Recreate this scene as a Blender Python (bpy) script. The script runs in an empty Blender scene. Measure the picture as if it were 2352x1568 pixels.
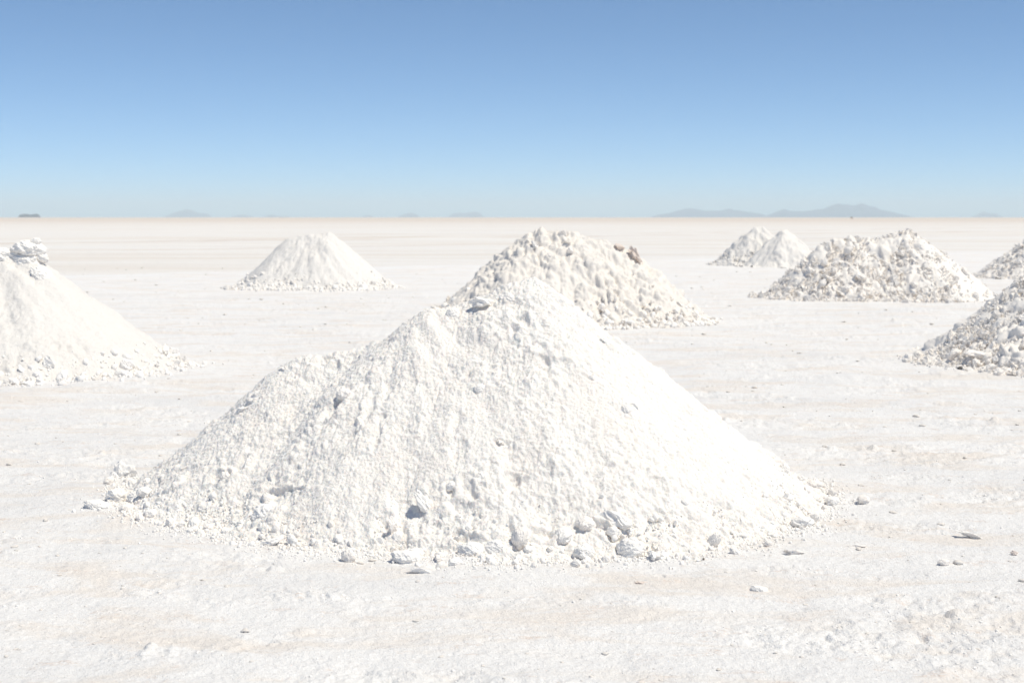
import bpy, math, time
import numpy as np
T0 = time.time()
R = math.radians
rng = np.random.default_rng(7)
C = bpy.context.scene.collection
sc = bpy.context.scene

# ------------------------------------------------------------------ camera
CAM_H = 1.6
FPX = 2352 * 50 / 36.0
PITCH = math.atan(285 / FPX)
cam = bpy.data.cameras.new('camera'); cam.lens = 50; cam.sensor_width = 36
cam.clip_start = 0.1; cam.clip_end = 200000
cam.dof.use_dof = True; cam.dof.focus_distance = 7.4; cam.dof.aperture_fstop = 4.5
camo = bpy.data.objects.new('camera', cam); C.objects.link(camo)
camo.location = (0, 0, CAM_H); camo.rotation_euler = (math.pi / 2 - PITCH, 0, 0)
sc.camera = camo

def ray(px, py):
    u = (px - 1176) / FPX; v = (784 - py) / FPX
    c, s = math.cos(PITCH), math.sin(PITCH)
    return u, c + v * s, -s + v * c          # x, y, z of the view ray
def gp(px, py):
    u, y, z = ray(px, py); t = CAM_H / -z
    return u * t, y * t
def wd(px, py, Y):
    u, y, z = ray(px, py); t = Y / y
    return u * t, Y, CAM_H + z * t

# ------------------------------------------------------------------ noise
def _h(ix, iy, seed):
    h = (ix.astype(np.int64) * 374761393 + iy.astype(np.int64) * 668265263 + seed * 1274126177) & 0xffffffff
    h = ((h ^ (h >> 13)) * 1274126177) & 0xffffffff
    h = ((h ^ (h >> 16)) * 2246822519) & 0xffffffff
    return h ^ (h >> 15)
def h01(ix, iy, seed):
    return (_h(ix, iy, seed) & 0xffffff).astype(np.float32) / 16777216.0
def gn(x, y, seed=0):
    x = np.asarray(x, np.float32); y = np.asarray(y, np.float32)
    ix = np.floor(x); iy = np.floor(y); fx = x - ix; fy = y - iy
    ix = ix.astype(np.int64); iy = iy.astype(np.int64)
    ux = fx * fx * fx * (fx * (fx * 6 - 15) + 10); uy = fy * fy * fy * (fy * (fy * 6 - 15) + 10)
    def d(ox, oy):
        a = h01(ix + ox, iy + oy, seed) * 6.2831853
        return np.cos(a) * (fx - ox) + np.sin(a) * (fy - oy)
    a = d(0, 0); b = d(1, 0); c = d(0, 1); e = d(1, 1)
    return (a + (b - a) * ux) * (1 - uy) + (c + (e - c) * ux) * uy
def fbm(x, y, seed=0, octv=4, gain=.5):
    s = 0; a = 1; f = 1
    for o in range(octv):
        s = s + a * gn(x * f + 17.3 * o, y * f - 9.1 * o, seed + o); a *= gain; f *= 2.03
    return s
def balls(x, y, cell, prob, seed, rmin=.2, rmax=.55, flat=1.0):
    """height of random domes, one per cell at most (true half-round profile)"""
    X = x / cell; Y = y / cell
    ix = np.floor(X).astype(np.int64); iy = np.floor(Y).astype(np.int64)
    out = np.zeros_like(X)
    for ox in (-1, 0, 1):
        for oy in (-1, 0, 1):
            jx = ix + ox; jy = iy + oy
            r = rmin + (rmax - rmin) * h01(jx, jy, seed + 3) ** 1.5
            cx = jx + h01(jx, jy, seed); cy = jy + h01(jx, jy, seed + 1)
            a = h01(jx, jy, seed + 4) * 3.14159
            dx = X - cx; dy = Y - cy
            st = 1 + .5 * h01(jx, jy, seed + 5)
            e1 = (dx * np.cos(a) + dy * np.sin(a)) * st; e2 = -dx * np.sin(a) + dy * np.cos(a)
            q = np.clip(1 - (e1 * e1 + e2 * e2) / (r * r), 0, 1)
            hh = np.sqrt(q) * r * (h01(jx, jy, seed + 2) < prob)
            out = np.maximum(out, hh)
    return out * cell * flat
def sst(a, b, x):
    t = np.clip((x - a) / (b - a), 0, 1); return t * t * (3 - 2 * t)

# ------------------------------------------------------------------ mesh helpers
def mesh_np(name, V, F, mat, smooth=True):
    me = bpy.data.meshes.new(name)
    V = np.ascontiguousarray(V, np.float32); F = np.ascontiguousarray(F, np.int32)
    n = F.shape[1]
    me.vertices.add(len(V)); me.vertices.foreach_set('co', V.ravel())
    me.loops.add(F.size); me.loops.foreach_set('vertex_index', F.ravel())
    me.polygons.add(len(F)); me.polygons.foreach_set('loop_start', np.arange(0, F.size, n, dtype=np.int32))
    me.polygons.foreach_set('use_smooth', np.full(len(F), smooth))
    me.update(calc_edges=True)
    if mat: me.materials.append(mat)
    return me
def link(name, me, label=None, cat=None, group=None, kind=None, parent=None):
    o = bpy.data.objects.new(name, me); C.objects.link(o)
    tag(o, label, cat, group, kind)
    if parent: o.parent = parent
    return o
def tag(o, label=None, cat=None, group=None, kind=None):
    if label: o['label'] = label
    if cat: o['category'] = cat
    if group: o['group'] = group
    if kind: o['kind'] = kind
def grid_faces(nr, nc, keep=None):
    i = np.arange(nr - 1)[:, None] * nc + np.arange(nc - 1)[None, :]
    F = np.stack([i, i + 1, i + nc + 1, i + nc], -1).reshape(-1, 4)
    if keep is not None: F = F[keep[F].any(1)]
    return F
def compact(V, F):
    u, inv = np.unique(F, return_inverse=True)
    return V[u], inv.reshape(F.shape)

def ico(sub):
    t = (1 + 5 ** .5) / 2
    v = [(-1,t,0),(1,t,0),(-1,-t,0),(1,-t,0),(0,-1,t),(0,1,t),(0,-1,-t),(0,1,-t),(t,0,-1),(t,0,1),(-t,0,-1),(-t,0,1)]
    f = [(0,11,5),(0,5,1),(0,1,7),(0,7,10),(0,10,11),(1,5,9),(5,11,4),(11,10,2),(10,7,6),(7,1,8),(3,9,4),(3,4,2),(3,2,6),(3,6,8),(3,8,9),(4,9,5),(2,4,11),(6,2,10),(8,6,7),(9,8,1)]
    v = [np.array(p, float) / np.linalg.norm(p) for p in v]
    for _ in range(sub):
        m = {}; nf = []
        def mid(a, b):
            k = (min(a, b), max(a, b))
            if k not in m:
                p = v[a] + v[b]; v.append(p / np.linalg.norm(p)); m[k] = len(v) - 1
            return m[k]
        for a, b, c in f:
            ab, bc, ca = mid(a, b), mid(b, c), mid(c, a)
            nf += [(a, ab, ca), (b, bc, ab), (c, ca, bc), (ab, bc, ca)]
        f = nf
    return np.array(v), np.array(f)
ICO = {k: ico(k) for k in (1, 2, 3, 4, 5)}
def n3(P, f, seed):
    """cheap 3D-looking noise from three planar slices"""
    x, y, z = P[:, 0] * f, P[:, 1] * f, P[:, 2] * f
    return gn(x + z * .7, y - z * .4, seed) + gn(y + 11 + x * .5, z - x * .6, seed + 5) * .8 + gn(z + 5 - y * .3, x + y * .5 + 3, seed + 9) * .8
def chunk(seed, sub=3, angular=.6, squash=(1, 1, .7), rough=.12, grain=.03):
    """unit-radius lump: facets cut by planes, then broken up by noise"""
    r = np.random.default_rng(seed)
    V, F = ICO[sub]; P = V.copy()
    for k in range(11):
        n = r.normal(size=3); n /= np.linalg.norm(n)
        d = 1 - angular * r.uniform(.15, .75)
        q = P @ n
        over = np.maximum(q - d, 0)
        P = P - over[:, None] * n * .96
    dirn = V
    P = P + dirn * (n3(V, 1.6, seed)[:, None] * rough * 1.7 + n3(V, 4.1, seed + 1)[:, None] * rough * .7)
    if sub >= 3:
        P = P + dirn * (n3(V, 9.5, seed + 2)[:, None] * grain * 1.2 + n3(V, 19, seed + 3)[:, None] * grain * .8)
    if sub >= 5: P = P + dirn * n3(V, 38, seed + 4)[:, None] * grain * .5
    P = P * np.array(squash)
    return P, F
def rotm(a, b, c):
    ca, sa, cb, sb, cc, s_ = np.cos(a), np.sin(a), np.cos(b), np.sin(b), np.cos(c), np.sin(c)
    X = np.array([[1, 0, 0], [0, ca, -sa], [0, sa, ca]]); Y = np.array([[cb, 0, sb], [0, 1, 0], [-sb, 0, cb]])
    Z = np.array([[cc, -s_, 0], [s_, cc, 0], [0, 0, 1]])
    return Z @ Y @ X

# ------------------------------------------------------------------ materials
def new_mat(name):
    m = bpy.data.materials.new(name); m.use_nodes = True
    nt = m.node_tree; b = nt.nodes['Principled BSDF']
    b.inputs['Roughness'].default_value = .9
    b.inputs['Specular IOR Level'].default_value = .25
    return m, nt, b
class N:
    def __init__(s, nt): s.nt = nt
    def n(s, t, **k):
        o = s.nt.nodes.new(t)
        for a, v in k.items(): setattr(o, a, v)
        return o
    def l(s, a, b): s.nt.links.new(a, b)
    def inp(s, sock, v):
        if hasattr(v, 'is_output'): s.l(v, sock)
        else: sock.default_value = v
    def math(s, op, a, b=0.0, c=None):
        m = s.n('ShaderNodeMath', operation=op); s.inp(m.inputs[0], a); s.inp(m.inputs[1], b)
        if c is not None: s.inp(m.inputs[2], c)
        return m.outputs[0]
    def noise(s, vec, scale, detail=4, rough=.55, dist=0.0):
        m = s.n('ShaderNodeTexNoise'); s.l(vec, m.inputs['Vector']); m.inputs['Scale'].default_value = scale
        m.inputs['Detail'].default_value = detail; m.inputs['Roughness'].default_value = rough; m.inputs['Distortion'].default_value = dist
        return m.outputs['Fac']
    def ramp(s, v, a, b, lo=0.0, hi=1.0):
        m = s.n('ShaderNodeMapRange', interpolation_type='SMOOTHSTEP'); s.l(v, m.inputs[0])
        m.inputs[1].default_value = a; m.inputs[2].default_value = b; m.inputs[3].default_value = lo; m.inputs[4].default_value = hi
        return m.outputs[0]
    def mix(s, f, a, b):
        m = s.n('ShaderNodeMix', data_type='RGBA'); s.inp(m.inputs['Factor'], f)
        for k, v in ((6, a), (7, b)):
            if hasattr(v, 'is_output'): s.l(v, m.inputs[k])
            else: m.inputs[k].default_value = (*v, 1)
        return m.outputs[2]
    def mapv(s, vec, scale, rot=0):
        m = s.n('ShaderNodeMapping'); s.l(vec, m.inputs[0]); m.inputs['Scale'].default_value = scale; m.inputs['Rotation'].default_value = (0, 0, rot)
        return m.outputs[0]

def salt_mat(name, base, tint, dirt, amt=.5, bump=.006, fine=140, sss=0.0):
    m, nt, b = new_mat(name); k = N(nt)
    g = k.n('ShaderNodeNewGeometry').outputs['Position']
    a = k.ramp(k.noise(g, 2.2, 5, .6), .42, .66)
    d = k.ramp(k.noise(g, 9.0, 5, .65), .58, .78)
    e = k.ramp(k.noise(g, 60, 2, .5), .35, .7)
    c = k.mix(k.math('MULTIPLY', a, amt), base, tint)
    c = k.mix(k.math('MULTIPLY', d, amt), c, dirt)
    c = k.mix(k.math('MULTIPLY', e, .18), c, tuple(x * .93 for x in tint))
    k.l(c, b.inputs['Base Color'])
    h = k.math('ADD', k.noise(g, fine, 3, .7), k.math('MULTIPLY', k.noise(g, fine * .35, 3, .6), 2.0))
    bp = k.n('ShaderNodeBump'); bp.inputs['Strength'].default_value = .7; bp.inputs['Distance'].default_value = bump
    k.l(h, bp.inputs['Height']); k.l(bp.outputs[0], b.inputs['Normal'])
    if sss:
        b.inputs['Subsurface Weight'].default_value = 1; b.inputs['Subsurface Radius'].default_value = (1, .9, .8)
        b.inputs['Subsurface Scale'].default_value = sss
    return m
M_main = salt_mat('fine_white_salt', (.872, .845, .808), (.862, .822, .78), (.83, .755, .685), .7, .009, 110, sss=.004)
M_salt = salt_mat('white_salt', (.925, .91, .89), (.91, .885, .86), (.89, .835, .785), .5, .003)
M_clean = salt_mat('clean_salt', (.82, .795, .76), (.81, .775, .735), (.79, .725, .665), .6, .008)
M_rub = salt_mat('grey_salt_rubble', (.87, .835, .79), (.85, .805, .75), (.80, .725, .65), .7, .006, 40)
M_cream = salt_mat('cream_salt', (.815, .775, .725), (.80, .755, .70), (.77, .70, .63), .6, .006, 50)
M_stain = salt_mat('stained_crust', (.76, .71, .65), (.80, .77, .73), (.64, .54, .45), .7, .004, 60)
M_brown = salt_mat('brown_clay_salt', (.74, .64, .57), (.78, .70, .64), (.62, .50, .43), .6, .01, 60)
M_lump = salt_mat('lump_salt', (.925, .90, .865), (.915, .88, .835), (.89, .825, .765), .6, .003)
M_tan = salt_mat('tan_stained_salt', (.91, .865, .815), (.92, .89, .855), (.88, .80, .73), .6, .003, 120)

# ------------------------------------------------------------------ ground
A1 = np.array(gp(200, 637)); A2 = np.array(gp(1640, 598))
bd = (A2 - A1) / np.linalg.norm(A2 - A1); bn = np.array([-bd[1], bd[0]])
if bn[1] < 0: bn = -bn
bc = float(bn @ A1)
def berm_s(x, y): return bn[0] * x + bn[1] * y - bc
def ground_h(x, y, lod=True):
    r = np.hypot(x, y)
    k1 = 1 - sst(60, 160, r); k2 = 1 - sst(22, 40, r); k3 = 1 - sst(10, 17, r)
    z = gn(x * .35, y * .35, 3) * .02 * k1
    z = z + fbm(x * 1.3, y * 1.6, 5, 3) * .018 * k1
    near = r < 45
    if near.any():
        X, Y = x[near], y[near]
        # broken crust: rough patches standing slightly above smooth pans
        patch = sst(.0, .35, fbm(X * .9 + 3, Y * 1.4, 21, 3))
        dz = fbm(X * 7, Y * 8, 31, 3) * (.006 + .016 * patch) * k2[near]
        dz += balls(X, Y, .16, .16, 41, .08, .3, .45) * (.35 + patch) * k2[near]
        dz += balls(X, Y, .055, .16, 51, .12, .3, .25) * patch * k3[near]
        dz += fbm(X * 30, Y * 30, 61, 2) * (.0022 + .005 * patch) * k3[near]
        # small pits and heel marks
        dz -= balls(X + 5, Y + 3, .5, .22, 71, .03, .085, .35) * k2[near]
        z[near] += dz
    s = berm_s(x, y) + gn(x * .3, y * .3, 8) * 1.2
    z = z + .07 * np.exp(-(s / .7) ** 2) * (.35 + .65 * sst(-.1, .3, gn(x * .5, y * .1, 9))) * (1 - sst(60, 90, r))
    return z
def build_ground():
    rows = list(np.linspace(.4, 4.3, 12))
    px = 530.0
    while px > 3:
        rows.append(CAM_H * 1422 / px); px -= .6 if px > 190 else (.85 if px > 60 else 1.0)
    rows = np.array(sorted(set(rows)))
    rows = np.concatenate([rows, np.geomspace(rows[-1] * 1.1, 58000, 40)])
    a = np.concatenate([np.arange(-180, -30, 3.0), np.arange(-30, 30, .045), np.arange(30, 180.1, 3.0)])
    a = R(1) * a
    rr, aa = np.meshgrid(rows, a, indexing='ij')
    x = rr * np.sin(aa); y = rr * np.cos(aa)
    z = ground_h(x.ravel(), y.ravel())
    V = np.stack([x.ravel(), y.ravel(), z], -1)
    F = grid_faces(*rr.shape)[:, ::-1]
    cap = np.arange(len(a))
    return V, F, len(a)
def ground_mat():
    m, nt, b = new_mat('salt_flat_crust'); k = N(nt)
    g = k.n('ShaderNodeNewGeometry').outputs['Position']
    sep = k.n('ShaderNodeSeparateXYZ'); k.l(g, sep.inputs[0]); X, Y = sep.outputs[0], sep.outputs[1]
    s = k.math('SUBTRACT', k.math('ADD', k.math('MULTIPLY', X, float(bn[0])), k.math('MULTIPLY', Y, float(bn[1]))), bc)
    wob = k.math('MULTIPLY', k.math('SUBTRACT', k.noise(k.mapv(g, (.25, .25, .25)), 1.0, 3), .5), 5.0)
    sw = k.math('ADD', s, wob)
    far = k.ramp(sw, -2.5, 7.0)                                  # beyond the low salt ridge the plain turns cream
    vfar = k.ramp(Y, 120.0, 700.0)
    white = (.885, .877, .865); cool = (.80, .797, .795); warm = (.835, .775, .71)
    v1 = k.mapv(g, (1.0, 1.7, 1), R(-12))
    grey = k.ramp(k.noise(v1, .55, 6, .62, .5), .42, .68)
    wm = k.ramp(k.noise(k.mapv(g, (.8, 2.0, 1), R(8)), 1.1, 7, .68, .6), .48, .62)
    spot = k.math('MULTIPLY', k.ramp(k.noise(k.mapv(g, (1, 2.0, 1), R(10)), 3.2, 8, .75), .54, .66), k.ramp(k.noise(g, 45, 4, .6), .38, .58))
    c = k.mix(k.math('MULTIPLY', grey, .75), white, cool)
    c = k.mix(k.math('MULTIPLY', wm, .75), c, warm)
    c = k.mix(k.math('MULTIPLY', spot, .6), c, (.72, .585, .49))
    fleck = k.math('MULTIPLY', k.ramp(k.noise(k.mapv(g, (1, 1.5, 1), R(-20)), 5.0, 7, .72), .585, .68), k.ramp(k.noise(g, 70, 3, .6), .40, .6))  # dark grey flecks in the crust colour only, no relief
    c = k.mix(k.math('MULTIPLY', fleck, .7), c, (.58, .57, .57))
    fn = k.ramp(k.noise(g, 55, 3, .6), .40, .75)
    c = k.mix(k.math('MULTIPLY', fn, .38), c, (.74, .70, .67))
    # far plain
    st = k.noise(k.mapv(g, (.035, .22, 1), R(4)), 1.0, 6, .65, .4)
    st2 = k.noise(k.mapv(g, (.012, .05, 1), R(-3)), 1.0, 5, .6)
    cf = k.mix(k.ramp(st, .40, .66), (.825, .805, .775), (.765, .715, .655))
    cf = k.mix(k.math('MULTIPLY', k.ramp(st2, .45, .65), .5), cf, (.80, .79, .78))
    cf = k.mix(k.math('MULTIPLY', vfar, .85), cf, (.70, .62, .545))
    def line(p, q, wd_, amp):
        P, Q = np.array(gp(*p)), np.array(gp(*q)); d = (Q - P) / np.linalg.norm(Q - P); n_ = np.array([-d[1], d[0]])
        e = k.math('SUBTRACT', k.math('ADD', k.math('MULTIPLY', X, float(n_[0])), k.math('MULTIPLY', Y, float(n_[1]))), float(n_ @ P))
        e = k.math('ABSOLUTE', k.math('ADD', e, k.math('MULTIPLY', k.math('SUBTRACT', k.noise(g, .12, 3), .5), wd_ * 5)))
        brk = k.ramp(k.noise(k.mapv(g, (.08, .08, 1)), 1.0, 3), .36, .56)
        return k.math('MULTIPLY', k.math('MULTIPLY', k.ramp(e, 0.0, wd_, 1.0, 0.0), brk), amp)
    for p, q, w_, am in (((0, 559), (640, 549), 1.3, .75), ((180, 577), (700, 568), .7, .75), ((0, 548), (900, 538), 1.6, .45), ((640, 546), (1100, 542), 1.8, .5), ((1480, 541), (2352, 530), 2.5, .5)):
        cf = k.mix(line(p, q, w_, am), cf, (.60, .50, .41))
    c = k.mix(far, c, cf)
    ridge = k.math('MULTIPLY', k.ramp(k.math('ABSOLUTE', k.math('SUBTRACT', sw, .6)), .2, 1.3, 1.0, 0.0), k.ramp(k.noise(k.mapv(g, (.3, .3, 1)), 1.0, 3), .35, .5))
    c = k.mix(k.math('MULTIPLY', ridge, .8), c, (.87, .87, .87))
    k.l(c, b.inputs['Base Color'])
    h = k.math('ADD', k.math('MULTIPLY', k.noise(g, 28, 5, .7), 1.0), k.math('MULTIPLY', k.noise(g, 120, 2, .6), .35))
    bp = k.n('ShaderNodeBump'); bp.inputs['Strength'].default_value = .8; bp.inputs['Distance'].default_value = .02
    k.l(h, bp.inputs['Height']); k.l(bp.outputs[0], b.inputs['Normal'])
    b.inputs['Roughness'].default_value = .85
    return m
V, F, na = build_ground()
V = np.vstack([V, [[0, 0, 0]]])
fan = np.stack([np.full(na - 1, len(V) - 1), np.arange(na - 1) + 1, np.arange(na - 1), np.arange(na - 1)], -1)
me = mesh_np('ground', V, F, None)
M_ground = ground_mat(); me.materials.append(M_ground)
link('ground', me, 'flat white salt crust reaching to the horizon', 'ground', kind='structure')
print('ground', len(V), time.time() - T0)

# ------------------------------------------------------------------ piles
class Pile:
    """ridge: list of (x, y, H); the flanks fall away at slope s from every ridge point"""
    def __init__(p, ridge, slope, seed, warp=.05, toe=.05, sl_r=None, rib=.05, round_=.05, sl_l=None):
        p.sl = sl_l or slope; p.r = ridge; p.s = slope; p.seed = seed; p.warp = warp; p.toe = toe; p.rib = rib; p.round = round_
        p.cx = sum(q[0] for q in ridge) / len(ridge); p.cy = sum(q[1] for q in ridge) / len(ridge); p.sr = sl_r or slope
        pts = []
        for a, b in zip(ridge[:-1], ridge[1:]):
            for t in np.linspace(0, 1, 9): pts.append(tuple(np.array(a) * (1 - t) + np.array(b) * t))
        p.pts = pts or [ridge[0]]
    def raw(p, x, y):
        sd = p.seed
        xw = x + p.warp * fbm(x * 1.4, y * 1.4, sd, 3); yw = y + p.warp * fbm(x * 1.4 + 7, y * 1.4, sd + 4, 3)
        z = np.full(x.shape, -9.0)
        for (a, b, H) in p.pts:
            dx = xw - a; dy = yw - b
            d = np.sqrt(dx * dx + dy * dy + p.round ** 2)
            an = dx / d
            s = p.s + (p.sr - p.s) * np.clip(an, 0, 1) ** 2 + (p.sl - p.s) * np.clip(-an, 0, 1) ** 2
            z = np.maximum(z, H - s * (d - p.round))
        ang = np.arctan2(y - p.cy, x - p.cx); rad = np.hypot(x - p.cx, y - p.cy)
        z = z + p.rib * fbm(ang * 3.2, rad * .5, sd + 20, 3) * sst(0.1, .7, rad)
        return z
    def base(p, x, y):
        z = p.raw(x, y); k = p.toe
        return np.where(z > k * 8, z, k * np.log1p(np.exp(np.clip(z / k, -30, 8)))) - .035
    def grid(p, xs, ys, detail):
        X, Y = np.meshgrid(xs, ys)
        x = X.ravel(); y = Y.ravel()
        z = p.base(x, y)
        Z = z.reshape(X.shape)
        gx = np.gradient(Z, xs, axis=1); gy = np.gradient(Z, ys, axis=0)
        n = np.stack([-gx, -gy, np.ones_like(gx)], -1); n /= np.linalg.norm(n, axis=-1, keepdims=True)
        n = n.reshape(-1, 3)
        d = detail(x, y, z)
        V = np.stack([x, y, z], -1) + n * d[:, None]
        keep = z > -.033
        F = grid_faces(len(ys), len(xs), keep)
        return compact(V, F)
    def hit(p, px, py, t0=4.0, t1=60.0):
        u, v, w = ray(px, py)
        t = np.linspace(t0, t1, 6000)
        x, y, z = u * t, v * t, CAM_H + w * t
        b = np.maximum(p.base(x, y), 0)
        i = np.argmax(z <= b)
        if z[i] > b[i]: i = len(t) - 1
        return np.array([x[i], y[i], max(b[i], 0)])

def axis(lo, hi, f0, f1, fine, coarse):
    a = np.arange(lo, f0, coarse); b = np.arange(f0, f1, fine); c = np.arange(f1, hi, coarse)
    return np.concatenate([a, b, c])

def billow(x, y, seed, lam, amp):
    d = 0
    for i, (l, a) in enumerate(zip(lam, amp)):
        wx = x + gn(x / l * .7, y / l * .7, seed + 7 * i + 1) * l * .5; wy = y + gn(x / l * .7 + 5, y / l * .7, seed + 7 * i + 2) * l * .5
        d = d + (np.abs(gn(wx / l, wy / l, seed + 7 * i)) * 1.6 - .25) * a
    return d
def crag(amp, seed, lam=(.42, .19, .09, .045), wt=(.13, .075, .035, .016), right=None):
    def f(x, y, z):
        k = .6 + .5 * sst(-.3, .3, fbm(x * .9, y * .9, seed + 60, 2))
        if right is not None: k = k * (1 - .8 * sst(right[0], right[1], x + .3 * fbm(x * 1.5, y * 1.5, seed + 3, 2)))
        return (billow(x, y, seed, lam, wt) + balls(x, y, lam[1] * 1.2, .25, seed + 77, .15, .4, .6)) * amp * k
    return f
def powder(rough, seed, grain=1.0, blocks=0.0, toe_h=.25):
    def f(x, y, z):
        pm = sst(-.25, .35, fbm(x * 1.1, y * 1.1, seed + 7, 3))
        low = 1 - sst(.05, toe_h, z)
        k = (.35 + .65 * pm) * rough
        d = fbm(x * 4, y * 4, seed, 4, .6) * .036 * k + fbm(x * 26, y * 26, seed + 90, 3, .6) * .006 * (.4 + k)
        d += balls(x, y, .30, .10, seed + 11, .15, .36, .36) * k
        wx = x + gn(x * 9, y * 9, seed + 2) * .02; wy = y + gn(x * 9, y * 9 + 5, seed + 3) * .02
        d += balls(wx, wy, .13, .13, seed + 21, .15, .45, .5) * (k + .5 * low)
        d += balls(wx, wy, .055, .24, seed + 31, .2, .5, .42) * (.5 * k + .15 + .6 * low) * rough
        d += balls(wx, wy, .026, .7, seed + 41, .3, .62, .45) * (.45 + .45 * k) * grain
        d += billow(x, y, seed + 70, (.14, .06, .028), (.022, .013, .009)) * (.3 + .7 * k) * rough
        d += balls(x, y, .013, .9, seed + 51, .35, .65, .7) * grain
        d -= balls(x + 3, y + 1, .22, .22, seed + 61, .08, .3, .7) * k
        return d
    return f
def blocky(size, amp, seed, dens=.75, smooth_right=None):
    def f(x, y, z):
        d = fbm(x * 2.2, y * 2.2, seed, 3) * size * .5 * amp
        k = 1.0
        if smooth_right is not None:
            k = 1 - .85 * sst(smooth_right[0], smooth_right[1], x + .25 * fbm(x * 1.5, y * 1.5, seed + 3, 2))
        for q, (c, pr) in enumerate(((size * 1.4, .35), (size * .8, dens), (size * .5, dens), (size * .25, .8))):
            w = c * .35
            wx = x + gn(x / c * 1.3, y / c * 1.3, seed + q) * w; wy = y + gn(x / c * 1.3 + 9, y / c * 1.3, seed + 40 + q) * w
            d = d + balls(wx, wy, c, pr, seed + 100 * q + 13, .25, .62, .7) * amp * k
        return d
    return f

# --- the large front pile
YM = 8.35
mr = [wd(1222, 622, YM), wd(1160, 650, YM - .05), wd(1060, 690, YM - .05), wd(985, 695, YM - .1), wd(920, 745, YM - .1), wd(855, 786, YM - .05), wd(690, 806, YM), wd(600, 895, YM + .05)]
main = Pile(mr, .72, 101, warp=.05, toe=.04, sl_r=.79, sl_l=.82, rib=.035, round_=.04)
xs = axis(-3.4, 2.9, -2.75, 2.45, .0050, .03)
ys = axis(5.9, 11.2, 6.1, 8.65, .0056, .03)
SC = []
for (px, py, rx, rz, dep, an) in [(742, 830, .06, .045, .05, .3), (770, 845, .03, .05, .03, .3), (770, 935, .06, .03, .045, .6), (1190, 712, .045, .11, .045, .35), (1205, 745, .03, .08, .035, .5),
        (975, 785, .05, .11, .03, .35), (1048, 965, .02, .08, .05, -.1), (1085, 850, .05, .025, .04, .4), (505, 1100, .06, .03, .06, -.5), (555, 1065, .03, .06, .05, -.2), (440, 1090, .05, .06, .05, -.5),
        (1035, 1125, .03, .04, .05, 0), (1075, 1130, .03, .07, .04, .5), (960, 1180, .02, .12, .05, .1), (880, 1215, .04, .09, .07, .1), (650, 1130, .12, .02, .05, -.5), (590, 1175, .02, .10, .05, .1),
        (655, 1195, .02, .06, .04, -.5), (850, 940, .03, .20, .03, -.05), (860, 1000, .03, .10, .03, .1), (1240, 800, .03, .12, .025, .6), (1290, 835, .05, .03, .03, .2), (1005, 735, .02, .06, .03, -.4),
        (560, 935, .05, .03, .05, -.7), (590, 895, .03, .05, .04, -.4), (1395, 1225, .10, .025, .06, -.5), (1240, 1235, .05, .03, .06, 0), (1080, 1245, .05, .03, .05, -.4), (1150, 1020, .04, .02, .03, 0), (1350, 870, .02, .02, .03, 0)]:
    q = main.hit(px, py); q2 = main.hit(px, py - 12); k_ = math.hypot(q2[0] - q[0], q2[1] - q[1])
    SC.append((q[0], q[1], rx, rz * .85, dep, an))
_mp = powder(.85, 300)
SC = [(a, b, max(rx, .03), rz, dep * (.5 if rx > .025 else .3), an) for a, b, rx, rz, dep, an in SC]
def main_detail(x, y, z):
    d = _mp(x, y, z)
    w1 = x + gn(x * 16, y * 16, 991) * .03; w2 = y + gn(x * 16, y * 16, 992) * .03
    for (a, b, rx, ry, dep, an) in SC:
        m = (np.abs(x - a) < .3) & (np.abs(y - b) < .3)
        dx = w1[m] - a; dy = w2[m] - b; c_, s_ = math.cos(an), math.sin(an)
        e = ((dx * c_ + dy * s_) / rx) ** 2 + ((-dx * s_ + dy * c_) / ry) ** 2
        d[m] = d[m] - dep * np.exp(-e ** 2) * .8 + dep * .35 * np.exp(-(np.sqrt(e) - 1.5) ** 2 * 4)
    return d
V, F = main.grid(xs, ys, main_detail)
root_main = link('salt_pile', mesh_np('salt_pile', V, F, M_main), 'largest white salt pile, nearest and in the middle of the foreground', 'salt pile', 'raked salt piles')
print('main', len(V), time.time() - T0)

def far_pile(name, ridge, slope, seed, det, mat, sp, label, toe=.05, sl_r=None, rib=.05, warp=.06, clip=None, round_=.05):
    p = Pile(ridge, slope, seed, warp=warp, toe=toe, sl_r=sl_r, rib=rib, round_=round_)
    Hm = max(q[2] for q in ridge); ex = Hm / min(slope, sl_r or slope) + .7
    x0 = min(q[0] for q in ridge) - ex; x1 = max(q[0] for q in ridge) + ex
    y0 = min(q[1] for q in ridge) - ex; y1 = max(q[1] for q in ridge) + ex
    ymid = max(q[1] for q in ridge) + .3
    if clip: x0, x1 = max(x0, clip[0]), min(x1, clip[1])
    V, F = p.grid(np.arange(x0, x1, sp), axis(y0, y1, y0, ymid, sp * 1.2, sp * 4), det)
    o = link(name, mesh_np(name, V, F, mat), label, 'salt pile', 'raked salt piles')
    print(label[:30], len(V), time.time() - T0)
    return p, o
# left-edge pile
YB = 15.3
pB, oB = far_pile('salt_pile', [wd(-110, 560, YB), wd(-20, 580, YB), wd(58, 578, YB)], .74, 211, powder(.8, 900, .8), M_clean, .011,
    'smooth white salt pile cut by the left edge, boulders stacked on its top', toe=.06, sl_r=.76, rib=.05)
# back left
YC = 32.5
pC, oC = far_pile('salt_pile', [wd(668, 545, YC), wd(712, 535, YC), wd(755, 530, YC)], .92, 317, powder(1.0, 1300, 1.0), M_clean, .022,
    'small flat-topped white salt pile in the left distance', toe=.09, sl_r=.88, rib=.07, round_=.06)
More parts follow.
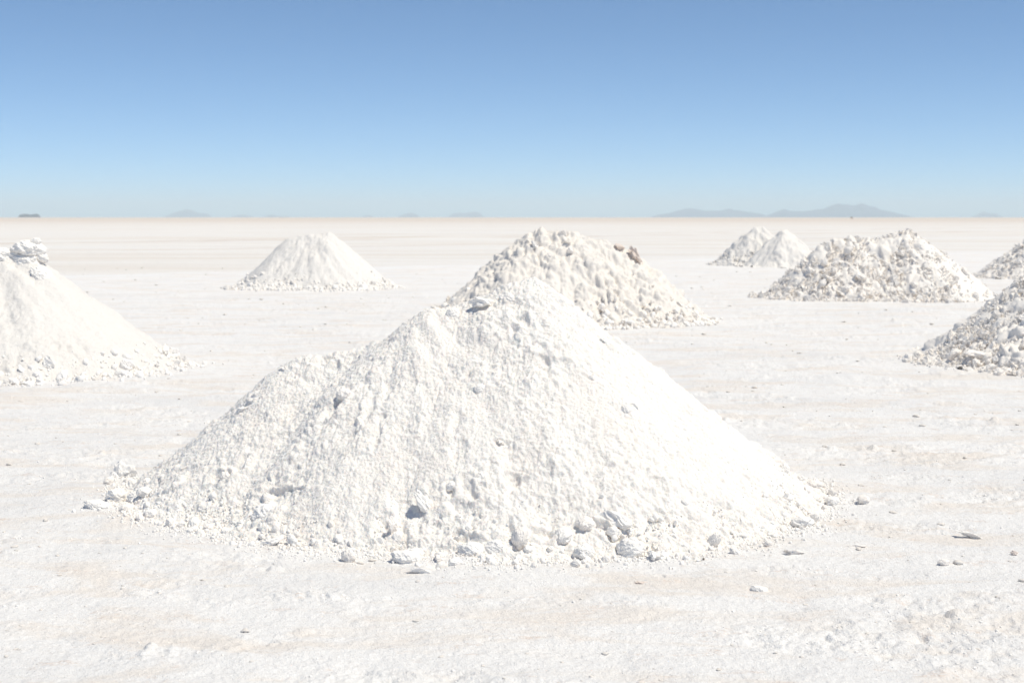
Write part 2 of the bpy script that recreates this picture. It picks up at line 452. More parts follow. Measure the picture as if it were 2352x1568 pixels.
# centre behind the main one
_pw = powder(.7, 1650, .8); _bk = crag(1.0, 1700, (.30, .14, .07, .035), (.085, .065, .036, .018))
def dblk(x, y, z): return _pw(x, y, z) + _bk(x, y, z)
YD = 22.0
pD, oD = far_pile('salt_pile', [wd(1215, 530, YD), wd(1250, 522, YD), wd(1320, 530, YD), wd(1425, 560, YD)], .88, 419, dblk, M_cream, .014,
    'cream salt pile right behind the largest one, brown slabs near its top', toe=.05, sl_r=.88, rib=.10)
# twin peaked
_p2 = powder(.6, 2150, .8); _b2 = crag(.9, 2100)
def dblk2(x, y, z): return _p2(x, y, z) + _b2(x, y, z)
YE = 48.0
pE, oE = far_pile('salt_pile', [wd(1728, 525, YE), wd(1748, 519, YE)], .95, 523, dblk2, M_clean, .034,
    'farthest white salt pile, the left peak of a twin pair', toe=.07, sl_r=.9, rib=.12)
pE2, oE2 = far_pile('salt_pile', [wd(1797, 528, YE - 1.2), wd(1801, 525, YE - .9)], .92, 527, dblk2, M_clean, .034,
    'pointed white salt pile, the right peak of the twin pair', toe=.07, sl_r=.86, rib=.08)
# rubble pile
YF = 28.6
fx = wd(2110, 530, YF)[0]
pF, oF = far_pile('salt_pile', [wd(1905, 552, YF), wd(1950, 541, YF), wd(2010, 545, YF), wd(2085, 524, YF)], .92, 631, crag(1.0, 2700, right=(fx, fx + .9)), M_rub, .022,
    'two-humped rubble salt pile of broken grey chunks at right', toe=.05, sl_r=.76, rib=.08)
# right edge, far
YG = 38.5
pG, oG = far_pile('salt_pile', [wd(2415, 508, YG), wd(2470, 508, YG)], .78, 733, crag(1.0, 3100), M_rub, .03,
    'distant grey salt pile cut by the right edge, above the nearer one', toe=.06, rib=.06)
# right edge, near
YH = 15.9
pH, oH = far_pile('salt_pile', [wd(2500, 535, YH), wd(2560, 530, YH)], .80, 839, crag(.85, 3500, (.3, .14, .07, .035)), M_rub, .014,
    'near grey rubble salt pile cut by the right edge', toe=.05, rib=.05, clip=(-99, 9.3))

# ------------------------------------------------------------------ lump library
LIB = {}
NB = {}
def nobump(mat):
    if mat.name not in NB:
        m = mat.copy(); m.name = 'lump_' + mat.name
        b = m.node_tree.nodes['Principled BSDF']
        for l in list(b.inputs['Normal'].links): m.node_tree.links.remove(l)
        NB[mat.name] = m
    return NB[mat.name]
def lib(kind, i, mat):
    key = (kind, i, mat.name)
    if key not in LIB:
        sd = i * 37 + {'soft': 3000, 'round': 1, 'block': 1000, 'slab': 2000}[kind]
        if kind == 'round': P, F_ = chunk(sd, 5, .42, (1, .9, .78), .13, .04)
        elif kind == 'soft': P, F_ = chunk(sd, 5, .12, (1, .92, .82), .11, .05)
        elif kind == 'block': P, F_ = chunk(sd, 3, .95, (1, .8, .62), .12, .05)
        else: P, F_ = chunk(sd, 5, .9, (1, .8, .42), .20, .04)
        LIB[key] = mesh_np('salt_lump', P, F_, nobump(mat), smooth=kind != 'block')
    return LIB[key]
def put(name, kind, i, mat, loc, size, rot, parent=None, label=None, cat=None, group=None, sc3=(1, 1, 1)):
    o = bpy.data.objects.new(name, lib(kind, i, mat)); C.objects.link(o)
    o.location = loc; o.scale = tuple(size * s for s in sc3); o.rotation_euler = rot
    if parent: o.parent = parent
    tag(o, label, cat, group)
    return o
def scatter_mesh(P, S, variants, seed, flat=1.0):
    """join many small pieces into one mesh; P centres, S radii"""
    r = np.random.default_rng(seed); Vs = []; Fs = []; off = 0
    vi = r.integers(0, len(variants), len(P))
    for k, (bv, bf) in enumerate(variants):
        idx = np.where(vi == k)[0]
        if not len(idx): continue
        a = r.uniform(0, 6.28, (len(idx), 3))
        ca, sa = np.cos(a), np.sin(a)
        v = np.broadcast_to(bv, (len(idx),) + bv.shape).copy()
        for ax, (i, j) in enumerate(((1, 2), (0, 2), (0, 1))):
            c = ca[:, ax, None]; s = sa[:, ax, None]
            vi_, vj = v[:, :, i].copy(), v[:, :, j].copy()
            v[:, :, i] = c * vi_ - s * vj; v[:, :, j] = s * vi_ + c * vj
        v[:, :, 2] *= flat
        v = v * S[idx, None, None] + P[idx, None, :]
        n = bv.shape[0]
        Fs.append((bf[None] + (np.arange(len(idx)) * n)[:, None, None]).reshape(-1, 3) + off)
        Vs.append(v.reshape(-1, 3)); off += len(idx) * n
    return np.vstack(Vs), np.vstack(Fs)
VAR1 = [chunk(500 + i, 1, .6, (1, .85, .75), .16) for i in range(10)]
VAR2 = [chunk(600 + i, 2, .6, (1, .85, .75), .13) for i in range(10)]
VARB = [chunk(700 + i, 2, 1.0, (1, .72, .5), .14) for i in range(10)]

# named lumps of the front pile (px, py in a 2352-wide frame, half width in px)
def on_main(px, py): return main.hit(px, py)
GL = 'lumps embedded in the large front pile'
big = [  # px, py, halfpx, kind, rot, sc3, mat, sink, label
 (1083, 690, 17, 'soft', (0, 0, .3), (1, .9, 1.1), M_clean, -.5, 'round lump on the crest'),
 (1062, 684, 9, 'soft', (0, 0, 1.3), (1, 1, .8), M_salt, .3, None),
 (1112, 704, 30, 'slab', (.15, -.15, .2), (1.1, .9, 1.5), M_salt, -.15, 'overhanging slab on the crest'),
 (1165, 684, 20, 'soft', (0, .3, 2), (1, 1, 1), M_salt, .4, None),
 (1040, 722, 22, 'soft', (.2, 0, 1), (.9, 1, 1.1), M_salt, .4, None),
 (984, 682, 9, 'block', (0, .5, 1), (.8, 1, 1.3), M_clean, .4, None),
 (790, 912, 21, 'soft', (.3, 0, 2.2), (1, .9, .9), M_tan, -.15, 'round cream lump half way up the left flank'),
 (806, 788, 9, 'block', (0, .5, 1), (1.1, 1, .9), M_salt, .3, None),
 (655, 845, 13, 'slab', (.3, .5, 0), (1, 1, 1), M_tan, .2, None),
 (622, 1168, 40, 'soft', (.6, 0, .4), (1, 1, .75), M_salt, .45, 'broad round lump low on the left flank'),
 (700, 905, 10, 'soft', (0, 0, .4), (1, 1, 1), M_salt, .2, None),
 (1103, 890, 20, 'soft', (.5, 0, .9), (1, .8, .8), M_clean, .4, None),
 (978, 1165, 24, 'slab', (1.1, .9, .3), (1.6, .9, 1.5), M_clean, -.1, 'upright white slab low on the front'),
 (903, 1222, 19, 'slab', (1.2, 1.2, .3), (1.6, 1, 1.3), M_tan, -.2, 'upright cream slab at the front foot'),
 (1425, 1212, 38, 'slab', (.35, .3, -.3), (1.25, .75, 1.0), M_clean, -.4, 'large overhanging slab at the front foot'),
 (1455, 930, 24, 'slab', (.4, .3, .3), (1, .7, 1), M_clean, .3, None),
 (1438, 942, 14, 'soft', (.4, .3, .3), (1, .9, 1), M_clean, .3, None),
 (1360, 868, 10, 'soft', (.4, .3, .3), (1, .9, 1), M_tan, .3, None),
 (1425, 800, 12, 'soft', (0, 0, 0), (1, 1, 1), M_clean, .4, None),
 (1390, 785, 14, 'slab', (.2, .6, .3), (1.2, 1, 1), M_clean, .2, None),
 (560, 940, 18, 'slab', (.2, -.6, .3), (1, 1, 1.2), M_salt, .1, None),
 (520, 1095, 16, 'soft', (.2, .6, .3), (1, 1, 1), M_tan, .3, None),
 (418, 1078, 13, 'slab', (.2, -.8, .6), (1.4, .8, 1), M_tan, .1, None),
 (590, 905, 9, 'soft', (.2, .6, .3), (1, 1, 1), M_salt, .3, None),
 (480, 975, 13, 'soft', (.2, .6, .3), (1, 1, 1), M_salt, .3, None),
 (1150, 1015, 16, 'slab', (.4, .4, .3), (1, 1, 1), M_tan, .2, None),
 (1110, 1095, 16, 'soft', (.4, .4, .3), (1, 1, 1), M_salt, .3, None),
 (1035, 1115, 13, 'soft', (.4, 2.4, .3), (1, 1, 1), M_salt, .2, None),
]
r_ = np.random.default_rng(5)
for i, (px, py, hp, kd, rot, s3, mt, sink, lb) in enumerate(big):
    q = on_main(px, py); sz = hp / FPX * q[1]
    q[2] += sz * (.05 - sink)
    put('salt_lump', kd, i % 7, M_lump if mt is not M_tan else mt, q, sz, rot, root_main, label=lb, sc3=s3)

def clear_of(x, y):
    return np.ones(len(x), bool)
# loose lumps round the foot of the front pile
foot = [(272,1080,32,'slab',M_lump,'large angular salt chunk lying alone off the left end of the front pile',(1.1,.9,2.0)),
 (800,1279,17,'soft',M_tan,'round cream lump with a dark underside left of centre at the front foot',(1,.9,1.1)),
 (628,1243,19,'block',M_lump,'angular lump at the left part of the front foot',(1.2,1,.9)),
 (1342,1268,24,'soft',M_lump,'white lump with a bluish shaded left face at the front foot',(1,1,.9)),
 (1195,1250,23,'soft',M_tan,'upright oval cream lump in the middle of the front foot',(.8,.9,1.3)),
 (1243,1258,23,'soft',M_lump,'bright round lump right of the oval cream one',(1,1,1.15)),
 (1141,1262,27,'soft',M_lump,'bright round lump left of the oval cream one',(1,1,1)),
 (1085,1265,26,'soft',M_lump,'cream lump beside a small dark hollow at the front foot',(1.1,1,.9)),
 (930,1277,21,'soft',M_lump,'smooth oval white lump below the upright cream slab',(1.3,1,.8)),
 (1510,1268,33,'slab',M_lump,'broad flat slab leaning at the right part of the front foot',(1,1,1.3)),
 (1450,1262,28,'soft',M_lump,'rough white lump under the large overhanging slab',(1,1,1)),
 (1868,1115,14,'soft',M_tan,'cream lump at the right end of the front pile, upper one of two',(1.3,1,.9)),
 (1912,1150,13,'soft',M_lump,'lump on the outer fringe at the right end of the front pile',(1.2,1,.9)),
 (1983,1147,13,'soft',M_tan,'single cream lump lying alone right of the front pile',(1.1,1,.9)),
 (1842,1197,18,'soft',M_lump,'white lump below the right end of the front pile',(1.3,1,.8)),
 (1765,1248,8,'soft',M_tan,'tiny cream lump below the right flank',(1,1,1)),
 (268,1140,20,'soft',M_lump,'white lump at the left foot below the lone angular chunk',(1,1,1)),
 (330,1140,26,'soft',M_lump,'wide white lump at the left foot of the front pile',(1.3,1,.7)),
 (225,1157,22,'soft',M_lump,'flat white lump at the outer left fringe',(1.3,1,.6)),
 (250,1104,10,'soft',M_tan,'small lump tucked under the lone angular chunk',(1,1,1)),
 (293,1167,15,'soft',M_tan,'small cream lump on its own at the left foot',(1.2,1,.8)),
 (445,1215,10,'soft',M_lump,'small round lump on the lower left fringe',(1.1,1,.8)),
 (478,1212,11,'soft',M_tan,'small lump with a dark left side on the lower left fringe',(1,1,1)),
 (965,1304,18,'slab',M_lump,'thin flat flake lying in front of the foot',(1.4,.8,1)),
 (1045,1290,12,'soft',M_lump,'small lump in front of the foot, right of the thin flake',(1.2,1,.8)),
 (1295,1238,20,'soft',M_lump,'lump wedged above the foot row, left of the large slab',(1.2,1,.9)),
 (1345,1215,22,'soft',M_tan,'cream lump left under the large overhanging slab',(1.2,1,.8)),
 (2168,1290,11,'soft',M_tan,'small lump alone on the flat at far right',(1.1,1,.8)),
 (1745,1352,14,'soft',M_lump,'white clod on the crust in the right foreground',(1.4,1,.7)),
 (2330,1268,10,'block',M_brown,'small dark chip near the right edge of the foreground',(1,1.2,.8)),
 (1480,1333,17,'slab',M_brown,'thin brown-edged flake lying on the crust in front of the pile',(1.5,.6,.8)),
 (2235,1222,22,'slab',M_lump,'low flat salt plate on the right foreground crust',(1.5,.9,.7)),
 (1968,1247,16,'slab',M_tan,'thin tan plate on the crust right of the front pile',(1.6,.7,.6)),
 (1825,1258,24,'slab',M_tan,'lifted edge of thin crust below the right end of the pile',(1.6,.6,.6)),
]
for i, (px, py, hp, kd, mt, lb, s3) in enumerate(foot):
    g_ = gp(px, py + hp * .45); h_ = main.hit(px, py)
    if h_[2] > .05 and h_[1] > 4.5: q = h_
    else: q = np.array([g_[0], g_[1], 0.0])
    sz = hp / FPX * q[1] * 1.15
    q[2] = max(q[2], 0) + sz * s3[2] * (.05 if kd == 'slab' else .40)
    rot = (r_.uniform(-.25, .25), r_.uniform(-.2, .2), r_.uniform(0, 6.28) if s3[0] < 1.25 else r_.uniform(-.3, .3))
    put('salt_lump', kd, (i * 3 + 1) % 8, mt, q, sz, rot, None, lb, 'salt lump', 'loose salt lumps round the front pile', s3)

# random lumps and crumbs over the toe of the front pile
def toe_points(p, n, x0, x1, y0, y1, lo, hi, seed, side=None):
    r = np.random.default_rng(seed)
    x = r.uniform(x0, x1, n * 12); y = r.uniform(y0, y1, n * 12)
    z = p.raw(x, y); zn = z + .05 * fbm(x * 3, y * 3, seed, 2)
    w = np.where(zn > 0, np.exp(-(zn / hi) ** 2), np.exp(-(zn / lo) ** 2))
    k = r.uniform(0, 1, len(x)) < w
    x, y = x[k][:n], y[k][:n]
    return x, y
x, y = toe_points(main, 130, -3, 2.6, 5.9, 8.6, .05, .15, 11)
r = np.random.default_rng(12)
n_obj = 0
for i in range(len(x)):
    s = float(np.clip(r.lognormal(-3.95, .35), .012, .04))
    z = max(float(main.base(x[i:i+1], y[i:i+1])[0]), float(ground_h(x[i:i+1], y[i:i+1])[0]))
    put('salt_lump', 'soft' if r.uniform() < .85 else 'block', int(r.integers(0, 8)), M_lump if r.uniform() < .8 else M_tan,
        (x[i], y[i], z + s * .3), s, tuple(r.uniform(0, 6.28, 3)), None, 'small pale salt lump among the many scattered along the foot of the front pile', 'salt lump', 'small loose lumps along the front pile foot', (r.uniform(.8, 1.4), 1, r.uniform(.7, 1)))
Ps = []; Ss = []
def add_crumbs(p, n, box, lo, hi, seed, mu, sg, smin, smax, zmin=0.0):
    x, y = toe_points(p, n, *box, lo, hi, seed)
    r = np.random.default_rng(seed + 1)
    s = np.clip(r.lognormal(mu, sg, len(x)), smin, smax)
    z = np.maximum(p.base(x, y), ground_h(x, y)) + s * .25
    Ps.append(np.stack([x, y, z], -1)); Ss.append(s)
add_crumbs(main, 6500, (-3.1, 2.7, 5.8, 8.7), .09, .12, 21, -5.15, .45, .003, .02)
V, F = scatter_mesh(np.vstack(Ps), np.concatenate(Ss), VAR1, 3)
link('salt_crumbs', mesh_np('salt_crumbs', V, F, nobump(M_lump)), 'fine white salt crumbs sprinkled over and around the front pile', 'salt crumbs', kind='stuff')
Ps = []; Ss = []
def foot_box(p, pad=.6):
    H = max(q[2] for q in p.r); ex = H / p.s + pad
    return (min(q[0] for q in p.r) - ex, max(q[0] for q in p.r) + ex, min(q[1] for q in p.r) - ex, max(q[1] for q in p.r) + .3)
add_crumbs(pB, 1000, foot_box(pB), .15, .2, 31, -4.1, .5, .01, .06)
add_crumbs(pC, 550, foot_box(pC, .6), .12, .15, 33, -3.5, .4, .02, .09)
add_crumbs(pD, 1000, foot_box(pD), .12, .2, 35, -3.5, .45, .015, .09)
add_crumbs(pE, 400, foot_box(pE), .12, .2, 37, -3.3, .4, .02, .09)
V, F = scatter_mesh(np.vstack(Ps), np.concatenate(Ss), VAR1, 5)
link('salt_crumbs', mesh_np('salt_crumbs', V, F, nobump(M_lump)), 'white salt crumbs along the feet of the piles behind', 'salt crumbs', kind='stuff')

# ------------------------------------------------------------------ chunks that make up the rubble piles
def rubble(p, root, n, box, seed, mu, smax, mat, nparts=60, xr=None, hi=9.0, lo=.12, zfade=None):
    x, y = toe_points(p, n, *box, lo, hi, seed)
    r = np.random.default_rng(seed)
    if xr is not None:
        k = r.uniform(0, 1, len(x)) > sst(xr[0], xr[1], x) * .93
        x, y = x[k], y[k]
    s = np.clip(r.lognormal(mu, .45, len(x)), .02, smax)
    z = np.maximum(p.base(x, y), 0) + s * .25
    s = s * (.7 + .75 * np.clip(1 - z / max(q[2] for q in p.r), 0, 1))
    o = np.argsort(-s)
    x, y, z, s = x[o], y[o], z[o], s[o]
    for i in range(nparts):
        put('salt_chunk', 'block', int(r.integers(0, 8)), mat, (x[i], y[i], z[i]), float(s[i]), tuple(r.uniform(0, 6.28, 3)), root)
    V, F = scatter_mesh(np.stack([x, y, z], -1)[nparts:], s[nparts:], VARB, seed)
    link('rubble', mesh_np('rubble', V, F, mat, smooth=False), kind='stuff', parent=root)
rubble(pF, oF, 6000, foot_box(pF, .9), 51, -3.55, .12, M_rub, 80, (fx, fx + .7), lo=.22)
rubble(pH, oH, 6500, (3.6, 7.2, 12.6, 16.2), 53, -4.0, .075, M_rub, 80, lo=.12)
rubble(pG, oG, 1800, foot_box(pG, .9), 55, -3.4, .11, M_rub, 20, lo=.2)
rubble(pD, oD, 420, foot_box(pD, .3), 57, -3.5, .10, M_cream, 30, lo=.1, hi=.4)
rubble(pE, oE, 500, foot_box(pE, .5), 59, -3.4, .11, M_clean, 10, lo=.2, hi=.4)
rubble(pC, oC, 260, foot_box(pC, .5), 61, -3.5, .10, M_clean, 10, (wd(700, 540, YC)[0], wd(760, 540, YC)[0]), lo=.2, hi=.3)
rubble(pB, oB, 90, foot_box(pB, .3), 63, -3.4, .11, M_lump, 20, lo=.1, hi=.16)

# boulders stacked on the left pile, slabs of the pile behind
def part_at(p, root, px, py, hp, kind, i, mat, rot, s3, up=0.0, label=None, Y=None):
    q = p.hit(px, py)
    if Y is not None: q = np.array(wd(px, py, Y))
    sz = hp / FPX * q[1]
    q[2] += up * sz
    put('salt_chunk', kind, i, mat, q, sz, rot, root, label, sc3=s3)
for px, py, hp, kd, i, mt, rot, s3, lb in [
    (66, 572, 36, 'soft', 2, M_lump, (0, .12, .2), (1, .9, .62), 'topmost boulder of the stack'),
    (58, 606, 40, 'soft', 5, M_lump, (.2, .1, 2.9), (1, .8, .7), 'boulder under the topmost one'),
    (8, 590, 30, 'soft', 3, M_lump, (0, .1, 1), (1, 1, .8), None), (12, 655, 30, 'soft', 1, M_salt, (0, .1, 1), (1, 1, .9), None),
    (55, 655, 30, 'soft', 6, M_lump, (.3, .1, 1), (1, 1, .8), None), (95, 640, 34, 'soft', 4, M_lump, (.3, .4, 1), (1, 1, .8), None),
    (96, 592, 16, 'soft', 4, M_lump, (0, .4, 1), (1, 1, .9), None), (34, 590, 18, 'soft', 1, M_lump, (0, .9, 1), (1, 1, .9), None), (82, 556, 13, 'soft', 6, M_lump, (0, .4, 2), (1, 1, .8), None),
    (30, 690, 14, 'block', 4, M_tan, (.3, .4, 1), (1, 1, .8), None)]:
    part_at(pB, oB, px, py, hp, kd, i, mt, rot, s3, 0, lb, Y=YB - .15 if py > 630 else YB)
for px, py, hp, kd, i, mt, rot, s3, lb in [
    (1425, 570, 18, 'block', 1, M_brown, (0, .2, .2), (1.1, 1, .8), 'brown block near the top'),
    (1462, 596, 32, 'slab', 2, M_brown, (.3, .85, .2), (1, .8, 1.1), 'brown slab on the upper right flank'),
    (1265, 590, 14, 'block', 3, M_tan, (0, .2, .2), (1, 1, 1), None), (1230, 565, 15, 'block', 5, M_tan, (0, 1.2, .2), (1, 1, 1), None),
    (1310, 580, 18, 'block', 6, M_tan, (0, 1.2, .2), (1, 1, 1), None), (1240, 545, 15, 'block', 6, M_cream, (0, 1.2, 2.2), (1, 1, 1), None),
    (1290, 545, 14, 'block', 2, M_cream, (0, 1.2, 2.2), (1, 1, 1), None), (1385, 718, 16, 'slab', 2, M_tan, (0, .6, .2), (1, 1, 1), None),
    (1560, 700, 12, 'slab', 3, M_tan, (0, .6, .2), (1, 1, 1), None), (1300, 560, 12, 'block', 2, M_cream, (0, .2, 2.2), (1, 1, 1), None)]:
    part_at(pD, oD, px, py, hp, kd, i, mt, rot, s3, .1, lb)
for px, py, hp, i, rot, s3 in [(1980, 640, 15, 2, (.5, .3, .4), (1.3, 1, 1)), (1900, 645, 18, 1, (0, 0, 1), (1, 1, 1)), (1870, 600, 14, 3, (1, 0, 1), (1, 1, 1)),
    (1950, 583, 17, 4, (1, .5, .2), (.8, 1, 1.3)), (1905, 575, 16, 5, (1, 2, .2), (1, 1, 1)), (2060, 660, 15, 6, (1, 2, .2), (1, 1, 1)), (1935, 680, 16, 0, (0, .2, .2), (1.3, 1, .7))]:
    part_at(pF, oF, px, py, hp, 'block', i, M_rub, rot, s3, .3)
for px, py, hp, i, mt, rot, s3 in [(2250, 818, 22, 2, M_tan, (.1, .1, .2), (1.6, 1, .7)), (2290, 828, 14, 3, M_clean, (.5, .3, .4), (1, 1, 1)), (2145, 812, 15, 4, M_rub, (.5, .3, .4), (1.2, 1, .8)), (2120, 828, 10, 5, M_rub, (.5, .3, .4), (1.2, 1, .6)), (2200, 822, 16, 6, M_rub, (.5, .3, 1.4), (1.2, 1, .8))]:
    part_at(pH, oH, px, py, hp, 'block', i, mt, rot, s3, .2)

# scattered chips on the open crust
r = np.random.default_rng(71)
n = 1700
d = 4.6 * (45 / 4.6) ** r.uniform(0, 1, n); a = r.uniform(-.42, .42, n)
x = d * a; y = d
cl = gn(x * .5, y * .4, 77) > r.uniform(-.5, .35, n)
x, y, d = x[cl], y[cl], d[cl]
s = np.clip(r.lognormal(-4.9, .55, len(x)) * (.6 + d * .08), .004, .05)
V, F = scatter_mesh(np.stack([x, y, ground_h(x, y) + s * .15], -1), s, VAR1, 9, flat=.38)
link('crust_chips', mesh_np('crust_chips', V, F, nobump(M_stain)), 'sparse tan chips of broken crust strewn over the salt flat', 'crust chips', kind='stuff')
# rough granular crust patches in the foreground
n = 9000
x = r.uniform(-3.2, 3.6, n); y = 4.3 + 5.0 * r.uniform(0, 1, n) ** 1.3
cl = (fbm(x * .9 + 3, y * 1.4, 21, 3) + .12 * gn(x * 5, y * 6, 4)) > r.uniform(.02, .5, n)
x, y = x[cl], y[cl]; s = np.clip(r.lognormal(-5.3, .4, len(x)), .003, .010)
V, F = scatter_mesh(np.stack([x, y, ground_h(x, y) + s * .1], -1), s, VAR1, 10, flat=.8)
link('crust_grains', mesh_np('crust_grains', V, F, nobump(M_lump)), 'coarse white salt grains on rough patches of the foreground crust', 'salt grains', kind='stuff')
print('lumps', time.time() - T0)

# ------------------------------------------------------------------ far mountains
def mtn_mat(name, col):
    m, nt, b = new_mat(name); k = N(nt)
    g = k.n('ShaderNodeNewGeometry').outputs['Position']
    c = k.mix(k.ramp(k.noise(g, .0008, 6, .6), .35, .65), col, tuple(q * .7 for q in col)); k.l(c, b.inputs['Base Color'])
    return m
M_mt = mtn_mat('far_mountain_rock_hazed', (.09, .12, .22)); M_isl = mtn_mat('dark_island_rock', (.08, .08, .10))  # blue of the distant air is painted into the mountain rock colour
def mountain(name, prof, dist, mat, label, cat, seed, depth=.22):
    """prof: silhouette (px, height px) in the 2352 frame, given a real depth"""
    P = np.array(prof, float); xw = (P[:, 0] - 1176) / FPX * dist / math.cos(PITCH); hw = P[:, 1] / FPX * dist
    W = xw[-1] - xw[0]; D = max(W * depth, 60)
    X = np.linspace(xw[0], xw[-1], 260); Yv = np.linspace(-1, 1, 40)
    H = np.interp(X, xw, hw)
    xx, vv = np.meshgrid(X, Yv)
    # ridge runs across, flanks fall off front and back with spurs
    sp = 1 - np.abs(vv) ** 1.3
    z = H[None, :] * sp * (1 + .25 * fbm(xx / W * 14, vv * 3, seed, 4) * (np.abs(vv) > .06))
    z = z + H[None, :] * .06 * gn(xx / W * 30, vv * 0, seed + 3)
    z[0] = z[-1] = -2; z[:, 0] = z[:, -1] = -2
    V = np.stack([xx.ravel(), (dist + vv * D / 2).ravel(), z.ravel()], -1)
    o = link(name, mesh_np(name, V, grid_faces(*xx.shape), mat), label, cat, kind='structure')
    return o
mountain('mountain', [(1492,0),(1510,6),(1535,9),(1560,17),(1578,21),(1600,18),(1625,14),(1645,15),(1665,18),(1690,16),(1715,12),(1740,9),(1760,2),(1775,0)], 36000, M_mt, 'lower left part of the long blue range on the horizon at right', 'mountain', 3)
mountain('mountain', [(1745,0),(1765,7),(1785,15),(1797,19),(1812,13),(1840,14),(1875,17),(1890,21),(1905,28),(1922,31),(1940,27),(1955,26),(1972,30),(1985,28),(2010,19),(2035,13),(2055,9),(2075,4),(2085,0)], 34000, M_mt, 'tallest twin-topped blue mountain on the horizon at right', 'mountain', 5)
mountain('mountain', [(2222,0),(2235,6),(2250,13),(2262,9),(2280,8),(2295,0)], 42000, M_mt, 'small faint blue hill near the right end of the horizon', 'mountain', 7)
mountain('mountain', [(382,0),(395,6),(410,12),(425,15),(436,19),(450,14),(465,9),(482,9),(490,0)], 44000, M_mt, 'lone faint peak on the horizon at left', 'mountain', 9)
mountain('mountain', [(1030,0),(1038,7),(1050,10),(1070,9),(1090,13),(1104,9),(1112,0)], 44000, M_mt, 'faint low hill on the horizon above the front pile', 'mountain', 11)
mountain('mountain', [(915,0),(925,6),(945,10),(958,7),(968,0)], 43000, M_mt, 'very faint hill left of the one above the front pile', 'mountain', 13)
mountain('mountain', [(832,0),(842,5),(852,5),(862,0)], 45000, M_mt, 'faintest tiny hill on the middle of the horizon', 'mountain', 15)
mountain('mountain', [(535,0),(548,5),(560,6),(575,4),(590,0)], 45000, M_mt, 'faint low rise just right of the lone peak at left', 'mountain', 17)
mountain('mountain', [(612,0),(622,6),(630,6),(640,3),(660,3),(672,0)], 45000, M_mt, 'faint low rise above the small pile at left', 'mountain', 19)
mountain('island', [(50,0),(54,6),(66,8),(74,7),(80,6),(90,8),(97,7),(101,0)], 15000, M_isl, 'dark low island on the horizon at far left', 'island', 21)

# ------------------------------------------------------------------ tiny vehicle on the horizon
def mat_plain(name, col, rough=.5, metal=0.0):
    m, nt, b = new_mat(name); b.inputs['Base Color'].default_value = (*col, 1); b.inputs['Roughness'].default_value = rough; b.inputs['Metallic'].default_value = metal
    k = N(nt); g = k.n('ShaderNodeNewGeometry').outputs['Position']
    k.l(k.mix(k.ramp(k.noise(g, 3, 4), .4, .7), col, tuple(q * .8 for q in col)), b.inputs['Base Color'])
    return m
M_car = mat_plain('dusty_brown_paint', (.50, .36, .25)); M_glass = mat_plain('dark_glass', (.16, .13, .12), .15); M_tyre = mat_plain('tyre_rubber', (.03, .03, .03), .9)
def prism(prof, y0, y1, mat, name, parent):
    n = len(prof); V = [(x, y0, z) for x, z in prof] + [(x, y1, z) for x, z in prof]
    F = [tuple(range(n)), tuple(range(2 * n - 1, n - 1, -1))] + [(i, i + n, (i + 1) % n + n, (i + 1) % n) for i in range(n)]
    me = bpy.data.meshes.new(name); me.from_pydata(V, [], F); me.update(); me.materials.append(mat)
    return link(name, me, parent=parent)
car = bpy.data.objects.new('vehicle', None); C.objects.link(car)
tag(car, 'tiny brown vehicle far off on the horizon before the tallest mountain', 'vehicle')
prism([(-2.2, .45), (2.2, .45), (2.25, .95), (1.1, 1.1), (.6, 1.1), (-2.2, 1.1)], -.9, .9, M_car, 'body', car)
prism([(-2.1, 1.102), (.95, 1.102), (.45, 1.72), (-2.0, 1.72)], -.82, .82, M_glass, 'cabin_glass', car)
prism([(-2.02, 1.723), (.46, 1.723), (.40, 1.82), (-1.95, 1.82)], -.84, .84, M_car, 'roof', car)
for sx in (-1.35, 1.35):
    for sy in (-.92, .70):
        prism([(sx + .39 * math.cos(t), .39 + .39 * math.sin(t)) for t in np.linspace(0, 2 * math.pi, 17)[:-1]], sy, sy + .22, M_tyre, 'wheel', car)
g_ = wd(1956, 500, 1500); car.location = (g_[0], 1500, 0); car.rotation_euler = (0, 0, R(75))

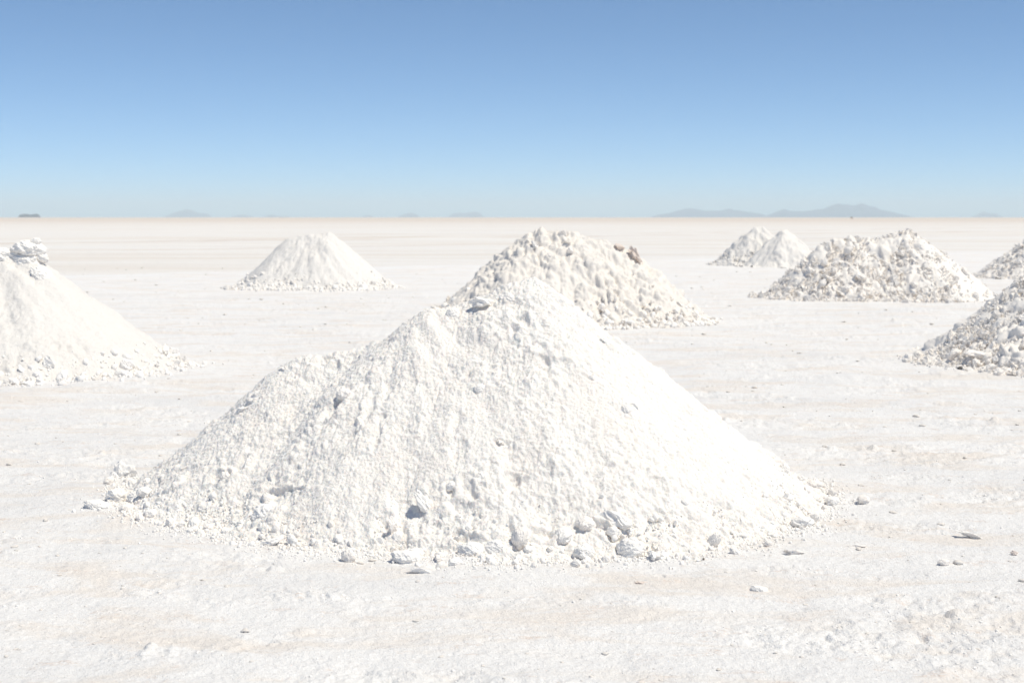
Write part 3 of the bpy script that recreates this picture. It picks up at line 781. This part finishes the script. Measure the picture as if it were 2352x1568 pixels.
# ------------------------------------------------------------------ haze
def haze(x0, x1, y0, y1, z0, z1, dens):
    V = [(x, y, z) for x in (x0, x1) for y in (y0, y1) for z in (z0, z1)]
    F = [(0, 1, 3, 2), (4, 6, 7, 5), (0, 4, 5, 1), (2, 3, 7, 6), (0, 2, 6, 4), (1, 5, 7, 3)]
    me = bpy.data.meshes.new('haze'); me.from_pydata(V, [], F); me.update()
    m = bpy.data.materials.new('thin_air'); m.use_nodes = True; nt = m.node_tree; nt.nodes.clear()
    o = nt.nodes.new('ShaderNodeOutputMaterial'); v = nt.nodes.new('ShaderNodeVolumePrincipled')
    v.inputs['Color'].default_value = (.79, .935, 1, 1); v.inputs['Density'].default_value = dens; v.inputs['Anisotropy'].default_value = 0
    nt.links.new(v.outputs[0], o.inputs['Volume']); me.materials.append(m)
    h = link('haze', me, 'thin blue air haze over the salt flat', 'haze', kind='stuff')
haze(-62000, 62000, -62000, 62000, -3, 600, 5e-5)

# ------------------------------------------------------------------ light
EL, AZ = R(64), R(114)          # azimuth clockwise from +Y (view direction)
sd = (math.cos(EL) * math.sin(AZ), math.cos(EL) * math.cos(AZ), math.sin(EL))
sun = bpy.data.lights.new('sun', 'SUN'); sun.energy = 3.15; sun.angle = R(.53); sun.color = (1, .93, .79)
so = bpy.data.objects.new('sun', sun); C.objects.link(so)
import mathutils
so.rotation_euler = mathutils.Vector(sd).to_track_quat('Z', 'Y').to_euler()
so.location = (20, 0, 30)
w = bpy.data.worlds.new('World'); sc.world = w; w.use_nodes = True; nt = w.node_tree
bg = nt.nodes['Background']; sky = nt.nodes.new('ShaderNodeTexSky'); sky.sky_type = 'NISHITA'; sky.sun_disc = False
sky.sun_elevation = EL; sky.sun_rotation = AZ; sky.altitude = 3600; sky.air_density = .65; sky.dust_density = 0; sky.ozone_density = 1.6
tn = nt.nodes.new('ShaderNodeMix'); tn.data_type = 'RGBA'; tn.blend_type = 'MULTIPLY'; tn.inputs['Factor'].default_value = 1
tn.inputs[7].default_value = (.67, .93, 1.05, 1); nt.links.new(sky.outputs[0], tn.inputs[6]); nt.links.new(tn.outputs[2], bg.inputs[0]); bg.inputs[1].default_value = .100

sc.cycles.max_bounces = 12; sc.cycles.diffuse_bounces = 12; sc.cycles.volume_bounces = 2; sc.cycles.glossy_bounces = 2
sc.cycles.use_denoising = True; sc.cycles.sample_clamp_indirect = 10
vs = sc.view_settings; vs.view_transform = 'Standard'; vs.look = 'None'; vs.exposure = .36; vs.gamma = 1; vs.use_curve_mapping = False
print('done', time.time() - T0)
